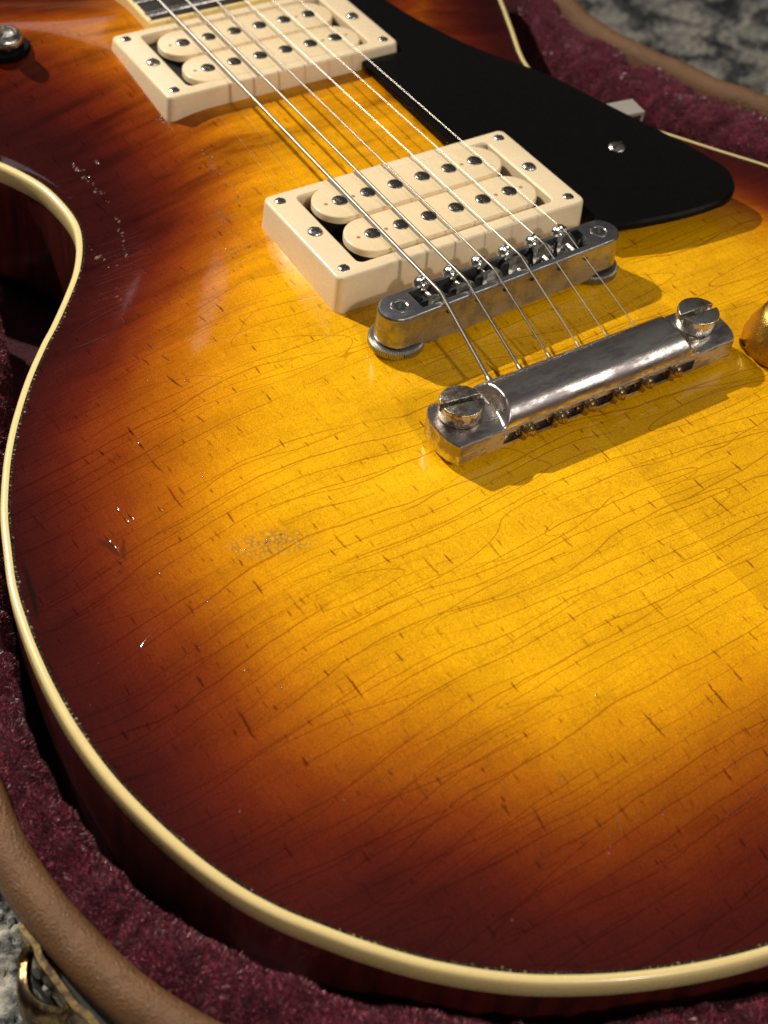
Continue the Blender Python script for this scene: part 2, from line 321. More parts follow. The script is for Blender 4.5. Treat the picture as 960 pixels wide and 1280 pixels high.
# ------------------------------------------------------------------ mesh helpers (mm in, metres out)
class MB:
    def __init__(s): s.v = []; s.f = []; s.m = []
    def add(s, vs, fs, mi=0):
        o = len(s.v); s.v += [tuple(p) for p in vs]; s.f += [tuple(i + o for i in f) for f in fs]; s.m += [mi] * len(fs); return s
    def loft(s, loops, cap0=True, cap1=True, closed=True, mi=0):
        n = len(loops[0]); vs = [p for L in loops for p in L]; fs = []
        for k in range(len(loops) - 1):
            for i in range(n if closed else n - 1):
                a = k * n + i; b = k * n + (i + 1) % n; fs.append((a, b, b + n, a + n))
        if cap0: fs.append(tuple(range(n - 1, -1, -1)))
        if cap1: fs.append(tuple((len(loops) - 1) * n + i for i in range(n)))
        return s.add(vs, fs, mi)
    def prism(s, pts, z0, z1, r=0.4, mi=0, r0=0.0):           # pts ccw; rounded top rim of radius r
        L = [[(x, y, z0) for x, y in pts]]
        if r0: L = [[(x, y, z0) for x, y in inset(pts, r0)], [(x, y, z0 + r0) for x, y in pts]]
        for k in range(4):
            a = k / 3 * math.pi / 2
            q = inset(pts, r * (1 - math.cos(a)))
            L.append([(x, y, z1 - r + r * math.sin(a)) for x, y in q])
        return s.loft(L, mi=mi)
    def lathe(s, prof, c=(0, 0, 0), n=32, axis='z', mi=0, wob=None, cap0=True, cap1=True):   # prof (r, z) bottom to top
        L = []
        for r, z in prof:
            ring = []
            for i in range(n):
                a = 2 * math.pi * i / n; rr = r + (wob(i, r, z) if wob else 0)
                p = (rr * math.cos(a), rr * math.sin(a), z)
                if axis == 'y': p = (p[0], p[2], -p[1])
                if axis == 'x': p = (p[2], p[0], p[1])
                ring.append((p[0] + c[0], p[1] + c[1], p[2] + c[2]))
            L.append(ring)
        return s.loft(L, cap0, cap1, mi=mi)
    def tube(s, pts, rad, n=8, mi=0, cap=True):
        pts = [Vector(p) for p in pts]; L = []; up = Vector((0, 0, 1))
        for i, p in enumerate(pts):
            t = (pts[min(i + 1, len(pts) - 1)] - pts[max(i - 1, 0)]).normalized()
            a = t.cross(up); a = a.normalized() if a.length > 1e-4 else Vector((1, 0, 0)); b = t.cross(a)
            r = rad[i] if isinstance(rad, (list, tuple)) else rad
            L.append([tuple(p + a * r * math.cos(2 * math.pi * k / n) - b * r * math.sin(2 * math.pi * k / n)) for k in range(n)])
        return s.loft(L, cap, cap, mi=mi)
    def box(s, c, d, mi=0, rot=0.0):
        hx, hy, hz = d[0] / 2, d[1] / 2, d[2] / 2; vs = []
        for sx_, sy_, sz_ in [(-1,-1,-1),(1,-1,-1),(1,1,-1),(-1,1,-1),(-1,-1,1),(1,-1,1),(1,1,1),(-1,1,1)]:
            x, y = sx_ * hx, sy_ * hy; vs.append((c[0] + x * math.cos(rot) - y * math.sin(rot), c[1] + x * math.sin(rot) + y * math.cos(rot), c[2] + sz_ * hz))
        return s.add(vs, [(3,2,1,0),(4,5,6,7),(0,1,5,4),(1,2,6,5),(2,3,7,6),(3,0,4,7)], mi)

def inset(pts, d):                            # move a ccw closed outline inwards by d (mm)
    if d == 0: return list(pts)
    n = len(pts); out = []
    for i in range(n):
        ax, ay = pts[i - 1]; bx, by = pts[i]; cx, cy = pts[(i + 1) % n]
        e1 = Vector((bx - ax, by - ay)); e2 = Vector((cx - bx, cy - by))
        if e1.length < 1e-9: e1 = e2
        if e2.length < 1e-9: e2 = e1
        n1 = Vector((-e1.y, e1.x)).normalized(); n2 = Vector((-e2.y, e2.x)).normalized()
        m = n1 + n2; m = m.normalized() if m.length > 1e-6 else n1
        k = d / max(0.35, m.dot(n1)); out.append((bx + m.x * k, by + m.y * k))
    return out
def rrect(w_, h_, r, n=6, c=(0, 0)):
    out = []
    for cx, cy, a0 in ((w_/2 - r, h_/2 - r, 0), (-w_/2 + r, h_/2 - r, 90), (-w_/2 + r, -h_/2 + r, 180), (w_/2 - r, -h_/2 + r, 270)):
        for k in range(n + 1):
            a = math.radians(a0 + 90 * k / n); out.append((c[0] + cx + r * math.cos(a), c[1] + cy + r * math.sin(a)))
    return out
def spline(ctrl, per=8, closed=True):
    n = len(ctrl); out = []
    for i in range(n if closed else n - 1):
        g = (lambda k: ctrl[k % n]) if closed else (lambda k: ctrl[max(0, min(n - 1, k))])
        p0, p1, p2, p3 = g(i - 1), g(i), g(i + 1), g(i + 2)
        for k in range(per):
            t = k / per
            out.append(tuple(0.5 * (2*b + (c_ - a) * t + (2*a - 5*b + 4*c_ - d) * t*t + (3*b - a - 3*c_ + d) * t**3) for a, b, c_, d in zip(p0, p1, p2, p3)))
    if not closed: out.append(tuple(ctrl[-1]))
    return out
def resample(pts, step):
    P = np.array(pts + [pts[0]]); d = np.hypot(*(np.diff(P, axis=0).T)); s = np.concatenate([[0], np.cumsum(d)])
    n = int(s[-1] / step); u = np.linspace(0, s[-1], n, endpoint=False)
    return [(float(np.interp(a, s, P[:, 0])), float(np.interp(a, s, P[:, 1]))) for a in u]

WORLD = {}
def obj(name, mb, mats, parent=None, origin=(0, 0, 0), smooth=35, rot=None, label=None, kind=None, verts=None, faces=None):
    me = bpy.data.meshes.new(name)
    if isinstance(mb, MB):
        o_ = np.array(origin); V = (np.array(mb.v, dtype=float)) * S
        me.from_pydata(V.tolist(), [], mb.f)
        me.polygons.foreach_set('material_index', mb.m)
    else: me = mb; me.name = name
    if not isinstance(mats, (list, tuple)): mats = [mats]
    for m in mats: me.materials.append(m)
    if smooth is not None:
        me.polygons.foreach_set('use_smooth', [True] * len(me.polygons))
        if smooth < 180: me.set_sharp_from_angle(angle=math.radians(smooth))
    o = bpy.data.objects.new(name, me); COL.objects.link(o)
    return place(o, parent, origin, rot, label, kind)
def place(o, parent=None, origin=(0, 0, 0), rot=None, label=None, kind=None):
    wpos = Vector(origin) * S; WORLD[o.name] = wpos
    if parent is not None:
        o.parent = parent; o.location = wpos - WORLD[parent.name]
    else: o.location = wpos
    if rot: o.rotation_euler = rot
    if label: o['label'] = label
    if kind: o['kind'] = kind
    return o
def empty(name, origin, label=None, cat=None):
    o = bpy.data.objects.new(name, None); COL.objects.link(o); place(o, None, origin, None, label)
    o.empty_display_size = 0.02
    if cat: o['category'] = cat
    return o
def copy(o, parent, origin, rot=None):
    c = o.copy(); COL.objects.link(c); place(c, parent, origin, rot if rot else tuple(o.rotation_euler)); return c

# ------------------------------------------------------------------ setting: carpet
def carpet_patch(x0, x1, y0, y1, step, z0):
    xs = np.arange(x0, x1, step); ys = np.arange(y0, y1, step); X, Y = np.meshgrid(xs, ys); cell = 3.3
    H = np.zeros_like(X)
    ci = np.floor(X / cell).astype(int); cj = np.floor(Y / cell).astype(int)
    def h(i, j, k): 
        v = np.sin(i * 127.1 + j * 311.7 + k * 74.7) * 43758.5453; return v - np.floor(v)
    for di in (-1, 0, 1):
        for dj in (-1, 0, 1):
            i = ci + di; j = cj + dj
            px = (i + 0.5 + (h(i, j, 1) - 0.5) * 0.8) * cell; py = (j + 0.5 + (h(i, j, 2) - 0.5) * 0.8) * cell
            r = 1.7 + h(i, j, 3) * 0.8; d2 = ((X - px) ** 2 + (Y - py) ** 2) / r ** 2
            H = np.maximum(H, np.sqrt(np.clip(1 - d2, 0, 1)) * (1.8 + 1.6 * h(i, j, 4)))
    ny, nx = X.shape
    V = np.stack([X.ravel(), Y.ravel(), (z0 + H).ravel()], 1)
    I = np.arange(nx * ny).reshape(ny, nx)
    F = np.stack([I[:-1, :-1].ravel(), I[:-1, 1:].ravel(), I[1:, 1:].ravel(), I[1:, :-1].ravel()], 1)
    return V, F
def np_mesh(name, V, F):
    me = bpy.data.meshes.new(name); me.vertices.add(len(V)); me.vertices.foreach_set('co', (V * S).astype(np.float32).ravel())
    k = F.shape[1]; me.loops.add(F.size); me.loops.foreach_set('vertex_index', F.astype(np.int32).ravel())
    me.polygons.add(len(F)); me.polygons.foreach_set('loop_start', np.arange(0, F.size, k, dtype=np.int32)); me.update(calc_edges=True); me.validate()
    return me
ZF = -116
parts = [carpet_patch(-360, -120, -260, 60, 0.9, ZF), carpet_patch(170, 620, -40, 560, 1.4, ZF)]
V = np.concatenate([p[0] for p in parts] + [np.array([(-3000, -3000, ZF - 1), (3000, -3000, ZF - 1), (3000, 3000, ZF - 1), (-3000, 3000, ZF - 1)], float)])
o1 = len(parts[0][0]); o2 = o1 + len(parts[1][0])
F = np.concatenate([parts[0][1], parts[1][1] + o1, np.array([[o2, o2 + 1, o2 + 2, o2 + 3]])])
obj('carpet', np_mesh('carpet', V, F), CARPET, smooth=180, kind='structure')

# ------------------------------------------------------------------ guitar case
case = empty('guitar_case', (0, 0, ZF + 1), 'open brown guitar case with crushed burgundy plush lining and leather rim', 'guitar case')
KR = [((0,-206),(0,-222)), ((-58,-195),(-62,-211)), ((-97,-181),(-104,-197)), ((-122,-164),(-132,-179)), ((-143,-144),(-154,-157)), ((-161,-117),(-173,-127)), ((-170,-85),(-182.5,-90)), ((-171.5,-55),(-181.5,-55)),
      ((-165,-28),(-179,-22)), ((-156,0),(-171,7)), ((-142,32),(-158,39)), ((-131,60),(-147,65)), ((-123,84),(-141,87)), ((-119,110),(-138,110)), ((-125,140),(-143,134)), ((-139,170),(-156,162)),
      ((-148,205),(-167,205)), ((-135,243),(-150,255)), ((-95,268),(-103,286)), ((-56,290),(-72,306)), ((-46,330),(-64,336)), ((-44,420),(-62,420)), ((-36,500),(-52,512)), ((0,515),(0,535)), ((36,500),(52,512)), ((44,420),(62,420)),
      ((46,330),(64,336)), ((56,290),(72,306)), ((105,268),(113,286)), ((141,240),(160,250)), ((150,205),(166,207)), ((138,165),(150,171)), ((128,140),(144.5,142)), ((127,124),(147,121)), ((132,100),(154,98)), ((139,76),(162,75)),
      ((149,50),(172,53)), ((162,20),(184,20)), ((172,-20),(192,-20)), ((173,-60),(193,-60)), ((168,-98),(187,-104)), ((153,-133),(170,-144)), ((122,-166),(136,-180)), ((70,-194),(76,-211))]
Kc = spline([a for a, b in KR], 14); Rc = spline([b for a, b in KR], 14)
def rimz(x): return -24 + 0.042 * (x + 180)
def nrm(pts):
    out = []
    n = len(pts)
    for i in range(n):
        ax, ay = pts[i - 1]; bx, by = pts[(i + 1) % n]; t = Vector((bx - ax, by - ay)).normalized(); out.append((t.y, -t.x))
    return out
# outlines here run clockwise or anticlockwise: make "out" point away from the curve's inside
def area(pts): return 0.5 * sum(pts[i - 1][0] * pts[i][1] - pts[i][0] * pts[i - 1][1] for i in range(len(pts)))
sgn = 1 if area(Rc) > 0 else -1
Rn = [(a * sgn, b * sgn) for a, b in nrm(Rc)]
def plush():
    rows = []
    us = [(-0.02, -44, 0), (-0.01, -20, 0), (0.0, -9, 1), (0.08, -5.5, 1), (0.2, -3.6, 1), (0.35, -2.6, 1), (0.5, -2.2, 1), (0.65, -2.2, 1), (0.8, -2.8, 1), (0.92, -3.8, 1), (1.02, -6, 0.3), (1.06, -10, 0)]
    # denser rows by interpolation
    dense = []
    for a, b in zip(us[:-1], us[1:]):
        for k in range(3): t = k / 3; dense.append(tuple(p * (1 - t) + q * t for p, q in zip(a, b)))
    dense.append(us[-1])
    for u, dz, amp in dense:
        row = []
        for (kx, ky), (rx, ry) in zip(Kc, Rc):
            x = kx + (rx - kx) * u; y = ky + (ry - ky) * u; z = rimz(x) + dz
            n1 = noise.noise(Vector((x * .07, y * .07, dz * .05))); n2 = noise.noise(Vector((x * .22, y * .22, dz * .1 + 5))); n3 = noise.noise(Vector((x * .55, y * .55, 9)))
            d = (n1 * 2.4 + n2 * 1.6 + n3 * 0.6) * (0.35 + 0.65 * amp)
            # gathers that run from the rim towards the guitar
            g = noise.noise(Vector((kx * .11, ky * .11, 3.3))); d -= 2.6 * max(0, 1 - abs(g) * 9) * amp
            row.append((x + n2 * 1.0, y + n1 * 1.0, z + d))
        rows.append(row)
    return rows
rows = plush()
mb = MB(); mb.loft(rows, cap0=True, cap1=False)
me_v = np.array(mb.v)
lining = obj('plush_lining', mb, VELVET, case, smooth=180)
# short pile on the plush (one mesh of fibres)
def pile():
    n = len(Kc); m = len(rows); A = np.array(rows)            # m x n x 3
    du = np.roll(A, -1, 1) - A; dv = np.vstack([A[1:], A[-1:]]) - A; dv[-1] = dv[-2]
    N = np.cross(du, dv); N /= np.linalg.norm(N, axis=2, keepdims=True) + 1e-9
    if N[m // 2, :, 2].mean() < 0: N = -N
    ar = np.linalg.norm(np.cross(du, dv), axis=2)[:-1]
    C = A[:-1]
    vis = (((C[..., 0] < -60) & (C[..., 1] < 130)) * 1.0 + ((C[..., 0] > 90) & (C[..., 1] > -30) & (C[..., 1] < 260)) * 0.22 + ((C[..., 0] > -120) & (C[..., 1] < -150)) * 0.9 + 0.02)
    ii0 = np.arange(m - 1)[:, None] * np.ones((1, n)); vis = np.where(ii0 < 3, vis * 0.02, vis)
    p = (ar * vis).ravel(); p /= p.sum(); cnt = 420000
    k = rng.choice(p.size, cnt, p=p); i = k // n; j = k % n; a = rng.random(cnt)[:, None]; b = rng.random(cnt)[:, None]
    P0 = A[i, j] + du[i, j] * a + dv[i, j] * b; nn = N[i, j]
    lean = np.stack([np.sin(P0[:, 0] * .35 + np.sin(P0[:, 1] * .23) * 2), np.cos(P0[:, 1] * .31 + np.sin(P0[:, 0] * .19) * 2), np.zeros(cnt)], 1) * 0.55
    d = nn + lean + rng.normal(0, .35, (cnt, 3)); d /= np.linalg.norm(d, axis=1, keepdims=True)
    t = np.cross(d, rng.normal(0, 1, (cnt, 3))); t /= np.linalg.norm(t, axis=1, keepdims=True)
    L = (0.7 + rng.random(cnt) * 0.8)[:, None]
    V = np.stack([P0 - t * .085, P0 + t * .085, P0 + d * L], 1).reshape(-1, 3)
    me = np_mesh('plush_pile', V, np.arange(cnt * 3).reshape(-1, 3))
    at = me.attributes.new('fibre_tone', 'FLOAT', 'POINT'); at.data.foreach_set('value', np.repeat(rng.random(cnt), 3).astype(np.float32))
    return me
obj('plush_pile', pile(), PILE, lining, smooth=None, kind='stuff')
# rolled leather rim
rimL = []
for px, pz in ((-1.0, -9.0), (-0.6, -3.5), (0.2, -1.4), (1.7, -0.3), (3.6, 0.3), (5.4, 0.1), (6.9, -1.0), (8.1, -2.8), (9.0, -5.0), (9.3, -8.5), (8.8, -13.0), (7.4, -15.0)):
    row = []
    for (x, y), (a, b) in zip(Rc, Rn):
        q = noise.noise(Vector((x * .05, y * .05, 1))) * 0.9 + noise.noise(Vector((x * .25, y * .25, px * .1))) * 0.35
        row.append((x + a * (px + q * .4), y + b * (px + q * .4), rimz(x) + pz + q))
    rimL.append(row)
m2 = MB(); m2.loft(rimL, False, False); obj('leather_rim', m2, LEATHER, case, smooth=180)
shell = MB(); L = []
for px, pz in ((7.4, None), (5.0, -52), (1.5, -70), (-5, -90), (-11, -104), (-18, -112), (-34, -113)):
    L.append([(x + a * px, y + b * px, (rimz(x) - 13) if pz is None else pz) for (x, y), (a, b) in zip(Rc, Rn)])
shell.loft(L, False, False); obj('case_shell', shell, LEATHER, case, smooth=60)

# latch on the bass side of the case
def latch():
    o = Vector((-186.6, -114, -39)); t = Vector((0.165, -0.986, 0)).normalized(); nx = Vector((-t.y * -1, 0, 0))
    n = Vector((t.y, -t.x, 0)); n = n if n.x < 0 else -n; up = Vector((0, 0, 1))
    def W(a, b, c): return tuple(o + t * a + n * b + up * c)
    root = MB()
    # stamped back plate, stepped like a wave along its top edge
    prof = []
    for k in range(25):
        a = -17 + k * 34 / 24; step_ = 0.9 + 1.1 * (1 / (1 + math.exp(-(a + 9) * 1.6)) - 1 / (1 + math.exp(-(a - 8) * 1.6)))
        prof.append((a, step_))
    A_ = [W(a, b, 5.0 + 1.4 * math.sin((a + 17) / 34 * math.pi)) for a, b in prof] + [W(a, b + 1.5, 4.6 + 1.4 * math.sin((a + 17) / 34 * math.pi)) for a, b in reversed(prof)]
    B_ = [W(a, b, -14) for a, b in prof] + [W(a, b + 1.5, -14) for a, b in reversed(prof)]
    root.loft([B_, A_])
    plate = obj('latch', root, OLDBRASS, case, smooth=40)
    lv = MB(); rows_ = []
    for k in range(13):
        a = -12.5 + k * 17 / 12
        bulge = 3.6 + 4.6 * math.sin((k / 12) * math.pi)
        rows_.append([W(a, b_, c_) for b_, c_ in ((bulge - 1.6, -2.4), (bulge - 1.4, -0.4), (bulge - 0.6, 0.6), (bulge + 0.9, 0.3), (bulge + 2.0, -1.6), (bulge + 2.6, -9.0), (bulge + 1.4, -13), (bulge + 0.4, -13), (bulge + 1.4, -8.6), (bulge + 0.6, -3.2))])
    lv.loft(rows_); obj('lever', lv, OLDBRASS, plate, smooth=50)
    br_ = MB()
    for a in (-12.5, 4.5):
        br_.tube([W(a, 1.6, 2.5), W(a, 3.4, 2.2), W(a * .98, 5.0, 0.4), W(a * .95, 5.6, -2.5)], 0.9, 8)
    obj('hinge_arm', br_, OLDBRASS, plate, smooth=60)
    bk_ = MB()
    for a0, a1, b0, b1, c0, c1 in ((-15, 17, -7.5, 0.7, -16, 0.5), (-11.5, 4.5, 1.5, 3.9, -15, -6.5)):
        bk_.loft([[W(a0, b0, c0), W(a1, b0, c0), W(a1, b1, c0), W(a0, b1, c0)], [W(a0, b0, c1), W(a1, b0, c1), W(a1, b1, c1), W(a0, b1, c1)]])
    obj('gap_shade_block', bk_, DARK, plate, smooth=30)  # added dark blocks stand in for the shade behind plate and lever
    hk = MB(); hk.loft([[W(-6, 3.0, -5), W(-3, 3.0, -5), W(-3, 4.4, -5), W(-6, 4.4, -5)], [W(-5, 4.0, -2.0), W(-3.6, 3.8, -2.0), W(-3.9, 4.7, -2.2), W(-4.6, 4.8, -2.2)]]); obj('catch', hk, NICKEL, plate, smooth=30)
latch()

# ------------------------------------------------------------------ the guitar
gtr = empty('electric_guitar', (0, 0, -64), 'sunburst electric guitar with cream pickups and worn nickel bridge lying in its case', 'electric guitar')
ctrl = [(-99.4,137.1),(-92.3,122.8),(-89.7,110.5),(-89.6,98.2),(-92.6,87.9),(-98.0,77.5),(-104.4,68.8),(-113.7,57.6),(-119.7,51.1),(-128.7,40.2),(-136.9,28.6),(-142.8,19.1),(-147.5,10.2),(-153.1,-2.4),(-157.0,-14.3),(-160.3,-25.9),(-162.1,-36.7),(-163.2,-47),(-163.7,-58),(-163.4,-70),(-161.9,-83.1),(-159.3,-95),(-155.3,-108.1),(-150.2,-120.3),(-144.8,-129.6),(-139.1,-137.2),(-131,-146.9),(-121.4,-156.6),(-108.8,-166.6),(-96,-174.2),(-83.3,-180.2),(-69.8,-185.3),(-56.8,-189),(-38,-192.7),(-16,-194.8),(6,-194.8),(30,-192.9),(56,-188),(84,-178),(110,-163),(132,-143),(149,-119),(160,-90),(164.5,-60),(163,-35),(158.5,-10),(151.5,10),(141.6,28.1),(131.3,42.5),(122.4,55.3),
        (110,73),(101,89),(97,104),(98.4,119.7),(107.4,140.7),(115.6,159.6),(124,182),(127,203),(122,222),(108,234),(92,232),(80,220),(72,204),(63,190),(51,182),(38,183),(31,192),(29,215),(29,242),(-30,244),(-60,252),(-95,254),(-125,243),(-140,222),(-143,200),(-137,180),(-124,162),(-110,149.5)]
out = resample(spline(ctrl, 10), 1.6)
if area(out) < 0: out = out[::-1]
OUT = np.array(out)
def edge_dist(P):
    A = OUT; B = np.roll(OUT, -1, 0); D = B - A; L2 = (D ** 2).sum(1)
    res = np.empty(len(P))
    for s0 in range(0, len(P), 2000):
        q = P[s0:s0 + 2000][:, None, :]; t = np.clip(((q - A) * D).sum(2) / L2, 0, 1)
        res[s0:s0 + 2000] = np.sqrt((((A + t[..., None] * D) - q) ** 2).sum(2)).min(1)
    return res
def inside(P):
    A = OUT; B = np.roll(OUT, -1, 0); c = np.zeros(len(P), bool)
    for (ax, ay), (bx, by) in zip(A, B):
        cond = (ay > P[:, 1]) != (by > P[:, 1])
        with np.errstate(divide='ignore', invalid='ignore'): xi = (bx - ax) * (P[:, 1] - ay) / (by - ay + 1e-12) + ax
        c ^= cond & (P[:, 0] < xi)
    return c
def drop(d):
    t = np.clip((np.asarray(d, float) - 4) / 58, 0, 1)
    s = t * t * (3 - 2 * t)
    return 11.0 * (1 - s) + 0.35 * np.sin(np.clip(np.asarray(d) / 9, 0, 1) * math.pi)
def body_z(x, y, d): return 0.035 * y - drop(d)
def bz(x, y): return float(body_z(x, y, edge_dist(np.array([(x, y)]))[0]))
def edge_z(y): return 0.035 * y - 11.0

pts = [np.array(out)]; offs = (0.8, 1.8, 3.2, 5.5)
nr_out = nrm(out); s2 = 1 if area(out) > 0 else -1
for dd in offs:
    q = np.array([(x - a * s2 * dd, y - b * s2 * dd) for (x, y), (a, b) in zip(out, nr_out)])
    q = q[inside(q)]; e_ = edge_dist(q); pts.append(q[e_ > dd * 0.93])
gx, gy = np.meshgrid(np.arange(-165, 166, 3.0), np.arange(-198, 256, 3.0)); gx = gx + (np.arange(gx.shape[0])[:, None] % 2) * 1.5
G = np.stack([gx.ravel(), gy.ravel()], 1); G = G[inside(G)]; e_ = edge_dist(G); pts.append(G[e_ > 7.0])
P2 = np.concatenate(pts); n0 = len(out)
res = delaunay_2d_cdt([Vector(p) for p in P2.tolist()], [(i, (i + 1) % n0) for i in range(n0)], [], 1, 1e-5)
VV = np.array([tuple(v) for v in res[0]]); ed = edge_dist(VV)
from_z = body_z(VV[:, 0], VV[:, 1], ed)
me = bpy.data.meshes.new('maple_top')
me.from_pydata((np.column_stack([VV, from_z]) * S).tolist(), [], [tuple(f) for f in res[2]])
if me.polygons[0].normal.z < 0: me.flip_normals()
at = me.attributes.new('edge_distance', 'FLOAT', 'POINT'); at.data.foreach_set('value', ed.astype(np.float32))
obj('maple_top', me, MAPLE, gtr, smooth=180)

def sweep(prof, name, mat, parent, sm=60, cap=False):
    L = []
    for d, dz in prof:
        L.append([(x + a * s2 * d, y + b * s2 * d, edge_z(y) + dz) for (x, y), (a, b) in zip(out, nr_out)])
    m = MB(); m.loft(L, False, cap); return obj(name, m, mat, parent, smooth=sm)
sweep([(0.0, -0.6), (0.0, 0.12), (0.5, 0.16), (1.1, 0.10), (1.6, -0.15), (1.95, -0.65), (2.05, -1.4), (2.05, -6.0), (1.9, -6.3), (0.0, -6.4)], 'body_binding', BIND, gtr, 50)
sweep([(1.0, -6.3), (1.80, -6.35), (1.85, -7.0), (1.85, -44), (1.2, -47), (-0.5, -49), (-3, -49.6)], 'body_side', SIDE, gtr, 50, True)

# lacquer chips and crumbs along the binding: real specks, one part
def specks(name, items, mat, parent, flat=0.35):
    m = MB()
    for x, y, r, ang, el in items:
        z = bz(x, y); k = 7; ring = []; top = []
        for i in range(k):
            a = 2 * math.pi * i / k; rr = r * (0.65 + random.random() * 0.6)
            px = rr * math.cos(a) * el; py = rr * math.sin(a)
            qx = px * math.cos(ang) - py * math.sin(ang); qy = px * math.sin(ang) + py * math.cos(ang)
            ring.append((x + qx, y + qy, z - 0.05 + 0.035 * qy)); top.append((x + qx * .5, y + qy * .5, z + r * flat * (0.5 + random.random() * .6)))
        m.loft([ring, top], False, True)
    return obj(name, m, mat, parent, smooth=50, kind='stuff')
cam_c = np.array([-216.4, -244.14, 258.02]); Rm = np.array(R)
def on_body(u, v):                              # where a mark seen in the photo lies on the carved top
    d = Rm @ np.array([(u - 480) / 1726.05, -(v - 640) / 1726.05, -1.0]); z = -4.0
    for _ in range(14):
        p = cam_c + d * ((z - cam_c[2]) / d[2]); z = 0.5 * z + 0.5 * bz(p[0], p[1])
    return float(p[0]), float(p[1])
it = []
def mark(u, v, r=0.5, el=1.0, ang=None): x, y = on_body(u, v); it.append((x, y, r, random.random() * 3 if ang is None else ang, el))
for u, v in [(437,918),(441,905),(362,882),(296,815),(340,842),(396,858),(300,1014),(602,1110),(762,1045),(763,1058),(760,1066),(772,1024),(774,1030),(776,1036),(832,985),(828,1018),(898,896),(735,900),(812,893),(745,868),(590,765),(254,596),(177,524),(185,475),(232,476),(175,553),(390,945),(385,1080),(344,790),(307,838),(260,752),(352,860),(430,1000),(700,975),(640,1150),(870,700),(905,655),(930,640),(60,846),(85,875),(113,881),(123,829),(420,1140),(690,760),(560,1010),(480,975)]:
    mark(u, v, random.uniform(0.22, 0.50))
obj_ch = []
def streak(u0, v0, u1, v1, n, r0, r1, el=1.9, spread=1.6, big=0.2):
    for k in range(n):
        t = (k + random.random() * .8) / n; mark(u0 + (u1 - u0) * t + random.gauss(0, spread), v0 + (v1 - v0) * t + random.gauss(0, spread), random.uniform(r0, r1) * (2.0 if random.random() < big else 1), random.uniform(1, el), random.uniform(-.6, .6) + 0.5)
streak(90, 204, 106, 220, 9, .35, .6); streak(106, 220, 130, 245, 12, .22, .45); streak(132, 248, 136, 255, 2, .3, .4)
streak(145, 272, 150, 276, 3, .4, .7); streak(150, 283, 158, 325, 12, .22, .42, 2.6, 1.2); streak(108, 308, 142, 336, 9, .25, .6, 1.8, 3); streak(118, 200, 128, 207, 3, .3, .55)
streak(198, 145, 202, 151, 5, .35, .7); streak(205, 152, 216, 165, 6, .2, .35); streak(252, 185, 285, 225, 16, .2, .42, 1.8, 3); streak(262, 205, 272, 214, 6, .25, .5)
streak(285, 225, 306, 252, 10, .18, .36, 2, 3); streak(270, 262, 285, 280, 12, .25, .6, 1.8, 3.5); streak(285, 280, 320, 312, 14, .15, .34, 1.8, 4); streak(280, 308, 300, 318, 5, .2, .35)
streak(290, 695, 350, 668, 11, .12, .26, 1.6, 4); streak(146, 360, 152, 376, 5, .18, .3, 2.4, 2)
it = [(a_, b_, c_ * 0.82, d_, e_) for a_, b_, c_, d_, e_ in it]
specks('lacquer_chip', it, CHIP, gtr, 0.22)
it2 = []
no = len(out)
for k in range(900):
    i = random.randrange(no); x, y = out[i]
    if not (x < -90 and y < 80 or y < -120): continue
    a, b = nr_out[i]; d = -s2 * abs(random.gauss(0.35, 0.28)); dens = noise.noise(Vector((x * .05, y * .05, 4)))
    if dens < -0.05 and random.random() < 0.75: continue
    it2.append((x + a * d, y + b * d, random.uniform(0.12, 0.34), random.random() * 3, random.uniform(1, 2)))
specks('finish_crumb', it2, CRUMB, gtr, 0.7)

# ---- neck and fretboard (the end that reaches the neck pickup)
def zb(y): return 10.6 - 0.012 * (y - 178)
fb = MB(); y0, y1 = 172.2, 455.0
def fw(y): return 28.0 - (y - 172) * 0.0125
L = []
for y in (y0, 250, 350, y1):
    hw = fw(y); L.append([(-hw, y, zb(y) - 6), (hw, y, zb(y) - 6), (hw, y, zb(y) - 0.8)] + [(hw * (1 - k / 5), y, zb(y) + 0.55 * (1 - (1 - k / 5) ** 2) - 0.5) for k in range(1, 10)] + [(-hw, y, zb(y) - 0.8)])
fb.loft(L); fbo = obj('fretboard', fb, ROSE, gtr, smooth=35)
for s_ in (-1, 1):
    m = MB(); L = []
    for y in (y0, 250, 350, y1):
        hw = fw(y); L.append([(s_ * (hw + .02), y, zb(y) - 6), (s_ * (hw + 1.6), y, zb(y) - 6), (s_ * (hw + 1.6), y, zb(y) - 0.6), (s_ * (hw + 1.3), y, zb(y) - 0.25), (s_ * (hw + .02), y, zb(y) - 0.1)][::s_])
    m.loft(L); obj('fretboard_binding', m, BIND, fbo, smooth=40)
m = MB(); m.box((0, y0 - 0.8, zb(y0) - 3.2), (2 * fw(y0) + 3.2, 1.5, 5.6)); obj('fretboard_end_binding', m, BIND, fbo, smooth=30)
fr0 = None
for k in range(22, 4, -1):
    yk = 628 * 2 ** (-k / 12)
    if yk > 450: break
    if yk < 174: continue
    hw = fw(yk); m = MB(); pr = [(k2 / 12) * 2 - 1 for k2 in range(13)]
    L = [[(u * (hw + 0.6), yk + dy, zb(yk) + 0.05 - 0.55 * u * u + dz) for dy, dz in ((-1.3, 0), (1.3, 0), (1.0, .6), (0.35, 1.05), (-0.35, 1.05), (-1.0, .6))] for u in pr]
    m.loft(L); obj('fret', m, NICKEL, fbo, smooth=60)
nk = MB(); L = []
for y in (225, 260, 350, 455):
    hw = fw(y) + 1.6; dp = 20 if y > 250 else 34
    L.append([(hw * math.cos(a), y, zb(y) - 6.1 + dp * math.sin(a)) for a in [math.pi + k * math.pi / 14 for k in range(15)]])
nk.loft(L); obj('neck', nk, SIDE, gtr, smooth=50)

